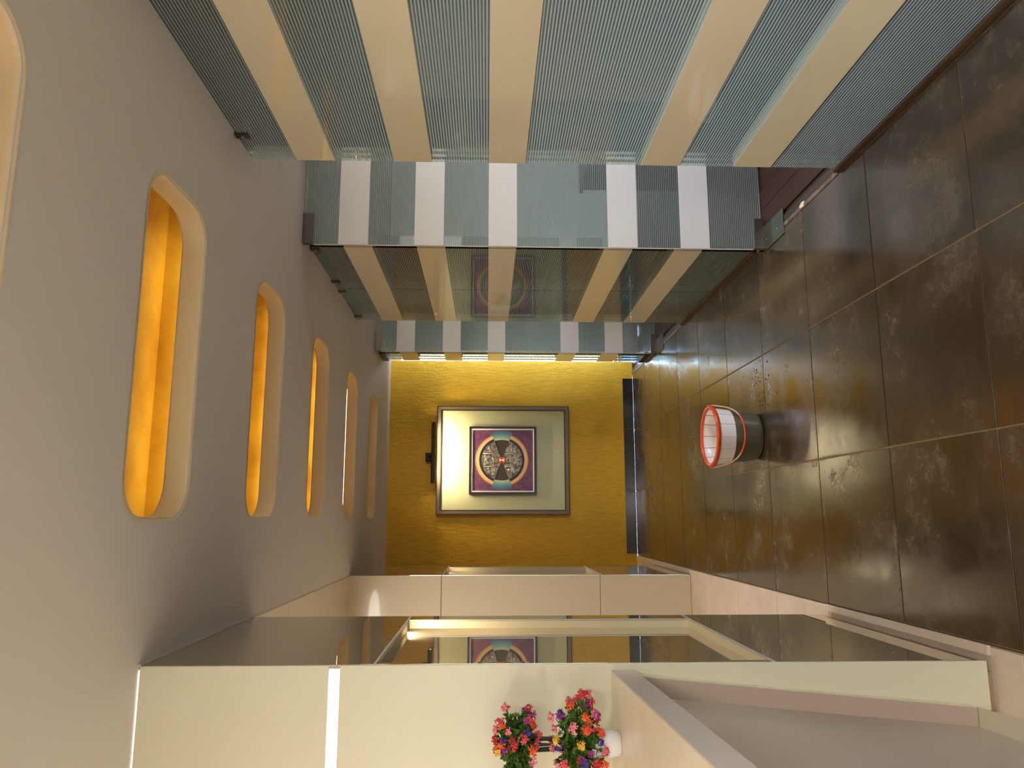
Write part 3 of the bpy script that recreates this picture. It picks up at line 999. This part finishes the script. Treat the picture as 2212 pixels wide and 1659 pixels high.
for nm, c in PAL:
    m = pbr(nm, lin(c), 0.5)
    for v in range(2):
        b = bmesh.new()
        for k in range(13):
            q = rnd_dir(); q.z = abs(q.z)
            p = Vector((q.x * 0.010, q.y * 0.010, q.z * 0.012)) * random.uniform(0.35, 1.15)
            for j in range(4):
                a = j * pi / 2 + k
                u = q.cross(Vector((cos(a), sin(a), 0.3))).normalized()
                w = q.cross(u)
                v0 = b.verts.new(p); v1 = b.verts.new(p + u * 0.0058 + w * 0.002 + q * 0.001); v2 = b.verts.new(p + u * 0.0058 - w * 0.002 + q * 0.001)
                b.faces.new((v0, v1, v2))
            bmesh.ops.create_icosphere(b, subdivisions=1, radius=0.0022, matrix=Matrix.Translation(p))
        me = bpy.data.meshes.new('flower_head'); b.to_mesh(me); b.free(); me.materials.append(m)
        fmesh.append(me)
for k, (e, d) in enumerate(tips):
    o = bpy.data.objects.new('flower_head', random.choice(fmesh))
    COL.objects.link(o)
    o.parent = fp
    o.location = e + d * 0.006 - FC
    o.rotation_euler = (d + Vector((0, 0, 0.25))).to_track_quat('Z', 'X').to_euler()
    s = random.uniform(0.9, 1.35)
    o.scale = (s, s, s)

# ---------------------------------------------------------------- bucket on the floor
BK = Vector((0.440, 4.12, 0.0))
bk = empty('bucket', BK, label='white plastic bucket with orange rim and dark lower half standing on the floor', cat='bucket')


def br(z):
    return 0.126 + (0.160 - 0.126) * min(1, (z / 0.27)) ** 0.8


bm = bmesh.new(); lathe(bm, [(0.118, 0.001), (0.124, 0.006)] + [(br(z), z) for z in [0.02, 0.05, 0.09, 0.13, 0.162]], BK, 56, True); mk('lower_body', bm, 'bucket_dark', bk, smooth=True)
bm = bmesh.new(); lathe(bm, [(br(z), z) for z in [0.162, 0.19, 0.22, 0.25, 0.262]] + [(br(z) - 0.004, z) for z in [0.262, 0.2, 0.12, 0.05]] + [(0.10, 0.012), (0.0001, 0.012)], BK, 56); mk('upper_body', bm, 'bucket_white', bk, smooth=True)
bm = bmesh.new(); lathe(bm, [(br(.25), 0.247), (br(.25) + 0.005, 0.248), (br(.26) + 0.007, 0.262), (br(.27) + 0.005, 0.270), (br(.27) - 0.004, 0.271), (br(.27) - 0.007, 0.264), (br(.25) - 0.005, 0.255)], BK, 56); mk('rim', bm, 'orange', bk, smooth=True)
for k in range(14):
    a = 2 * pi * k / 14 + 0.12
    b_ = bmesh.new()
    tube(b_, [BK + Vector(((br(z) - 0.0045) * cos(a), (br(z) - 0.0045) * sin(a), z)) for z in (0.10, 0.18, 0.255)], 0.0016, 6)
    mk('inner_rib', b_, 'orange', bk)
    if sin(a) < 0.2:
        b_ = bmesh.new()
        tube(b_, [BK + Vector(((br(z) + 0.0003) * cos(a), (br(z) + 0.0003) * sin(a), z)) for z in (0.166, 0.2, 0.246)], 0.0012, 6)
        mk('outer_rib', b_, 'peach', bk)
# bail handle hanging down in front
bm = bmesh.new()
hp = []
tilt = radians(-50)
for k in range(33):
    a = pi * k / 32
    u, v = 0.172 * cos(a), 0.175 * sin(a)
    hp.append(BK + Vector((u, -v * cos(-tilt) - 0.004, 0.255 - v * sin(-tilt))))
# keep the loop outside the body
hp = [Vector((p.x, p.y, p.z)) if (Vector((p.x - BK.x, p.y - BK.y)).length > 0.168) else Vector((BK.x, BK.y, 0)) + Vector((p.x - BK.x, p.y - BK.y, 0)).normalized() * 0.168 + Vector((0, 0, p.z)) for p in hp]
tube(bm, hp, 0.0042, 8)
mk('bail_handle', bm, 'peach', bk, smooth=True)
bm = bmesh.new(); tube(bm, hp[11:22], 0.0055, 8); mk('handle_grip', bm, 'orange', bk, smooth=True)
for sx_ in (-1, 1):
    box('handle_lug', BK.x + sx_ * 0.166 - 0.008, BK.x + sx_ * 0.166 + 0.008, BK.y - 0.014, BK.y + 0.012, 0.240, 0.268, 'orange', bk, 0.003)
# small cups lying in the bucket
for k, (dx, dy, c, lb) in enumerate([(0.05, -0.02, 'pot', 'white cup lying inside the bucket, nearer its middle'), (-0.02, -0.03, 'pot', 'white cup lying inside the bucket, beside the other cup')]):
    b_ = bmesh.new()
    lathe(b_, [(0.0001, 0), (0.022, 0.001), (0.030, 0.05), (0.028, 0.05), (0.021, 0.004), (0.0001, 0.004)], (0, 0, 0), 20)
    me = bpy.data.meshes.new('cup'); b_.to_mesh(me); b_.free()
    me.transform(Matrix.Translation(BK + Vector((dx, dy, 0.125))) @ Matrix.Rotation(0.9, 4, 'X') @ Matrix.Rotation(0.5 * k, 4, 'Y'))
    setp(mk('cup', me, c, smooth=True), lb, 'cup', 'cups inside the bucket')

# ---------------------------------------------------------------- water drops spilled beside the bucket
bm = bmesh.new()
for k in range(70):
    t_ = random.random()
    x = 0.60 + 0.22 * t_ + random.gauss(0, 0.03)
    y = 3.98 + random.gauss(0, 0.08) + 0.10 * t_
    r = random.choice([0.0025, 0.004, 0.006, 0.003])
    bmesh.ops.create_icosphere(bm, subdivisions=2, radius=1, matrix=Matrix.Translation((x, y, 0.0005)) @ Matrix.Diagonal((r, r, r * 0.45, 1)))
wd = mk('water_drops', bm, 'water', origin=(0.7, 4.0, 0), smooth=True)
setp(wd, 'small water drops spilled on the floor beside the bucket', 'water', kind='stuff')

# scrap of pink-white paper on the nearer threshold
bm = bmesh.new()
prism(bm, [(1.452, 3.315), (1.474, 3.30), (1.480, 3.33), (1.468, 3.36), (1.456, 3.35)], 'Z', 0.004, 0.0055)
setp(mk('paper_scrap', bm, 'pale'), 'scrap of pale pink paper on the nearer doorway threshold', 'paper scrap')

# ---------------------------------------------------------------- things in the room behind the glass
def bag(x, y, w, d, h, mat, lb, seed):
    rg = random.Random(seed)
    b_ = bmesh.new()
    bmesh.ops.create_icosphere(b_, subdivisions=3, radius=1)
    for v in b_.verts:
        n = v.co.copy()
        k = 1 + 0.12 * sin(5 * n.x + seed) * cos(4 * n.y + 2 * seed) + 0.08 * sin(11 * n.z + 7 * n.x) + rg.uniform(-.03, .03)
        z = n.z
        pinch = 1.0 if z < 0.2 else max(0.12, 1 - (z - 0.2) * 0.95)
        v.co = Vector((x + n.x * w * k * pinch, y + n.y * d * k * pinch, max(0.0, (z * 0.5 + 0.42) * h * (1 + 0.1 * (k - 1)))))
    o = mk('plastic_bag', b_, mat, smooth=True)
    knot = bmesh.new()
    tube(knot, [(x, y, h * 0.86), (x + 0.012, y - 0.012, h * 0.94), (x - 0.02, y + 0.01, h * 1.06)], [0.018, 0.008, 0.022], 8)
    mk('knot', knot, mat, o)
    return setp(o, lb, 'bag', 'bags behind the glass')


bag(1.66, 4.70, 0.11, 0.13, 0.22, 'redbag', 'small red bag behind the middle glass panels', 1)
bag(1.70, 5.02, 0.14, 0.15, 0.30, 'bag', 'white plastic bag behind the middle glass, next to the small red bag', 2)
bag(1.76, 5.36, 0.16, 0.15, 0.27, 'bag', 'white plastic bag behind the middle glass, between white and yellow bags', 3)
bag(1.70, 5.70, 0.12, 0.12, 0.18, 'yellowbag', 'small yellow bag behind the middle glass panels', 4)
bag(2.06, 5.95, 0.15, 0.16, 0.52, 'redbag', 'larger dark red bag standing behind the yellow bag', 5)

cb = empty('cabinet', (2.75, 5.2, 0), label='dark low cabinet inside the room behind the glass doors', cat='cabinet')
box('body', 2.45, 3.25, 4.75, 5.35, -0.004, 0.78, 'cabinet', cb, 0.004)
box('top', 2.43, 3.27, 4.73, 5.37, 0.78, 0.81, 'cabinet', cb, 0.004)
for xx in (2.46, 2.86):
    d_ = box('door', xx, xx + 0.38, 4.735, 4.75, 0.08, 0.77, 'cabinet', cb, 0.003)
    box('handle', xx + 0.18, xx + 0.2, 4.72, 4.735, 0.38, 0.52, 'chrome', d_, 0.003)
vs = empty('vase', (2.56, 4.9, 0.81), label='clear glass vase with dry stems on the dark cabinet', cat='vase')
MAT['clearglass'] = pbr('clear_glass', (0.95, 1, 1), 0.02, transmission=1.0)
b_ = bmesh.new(); lathe(b_, [(0.045, 0.0), (0.05, 0.01), (0.06, 0.08), (0.04, 0.16), (0.05, 0.2), (0.046, 0.2), (0.036, 0.16), (0.055, 0.08), (0.045, 0.015), (0.0001, 0.012)], (2.56, 4.9, 0.81), 24, True); mk('body', b_, 'clearglass', vs, smooth=True)
b_ = bmesh.new()
for k in range(9):
    a = k * 2.4
    tube(b_, [(2.56, 4.9, 0.83), (2.56 + 0.03 * cos(a), 4.9 + 0.03 * sin(a), 1.0), (2.56 + 0.11 * cos(a), 4.9 + 0.11 * sin(a), 1.12 + 0.03 * sin(3 * a))], 0.002, 5)
mk('stems', b_, 'pale', vs)
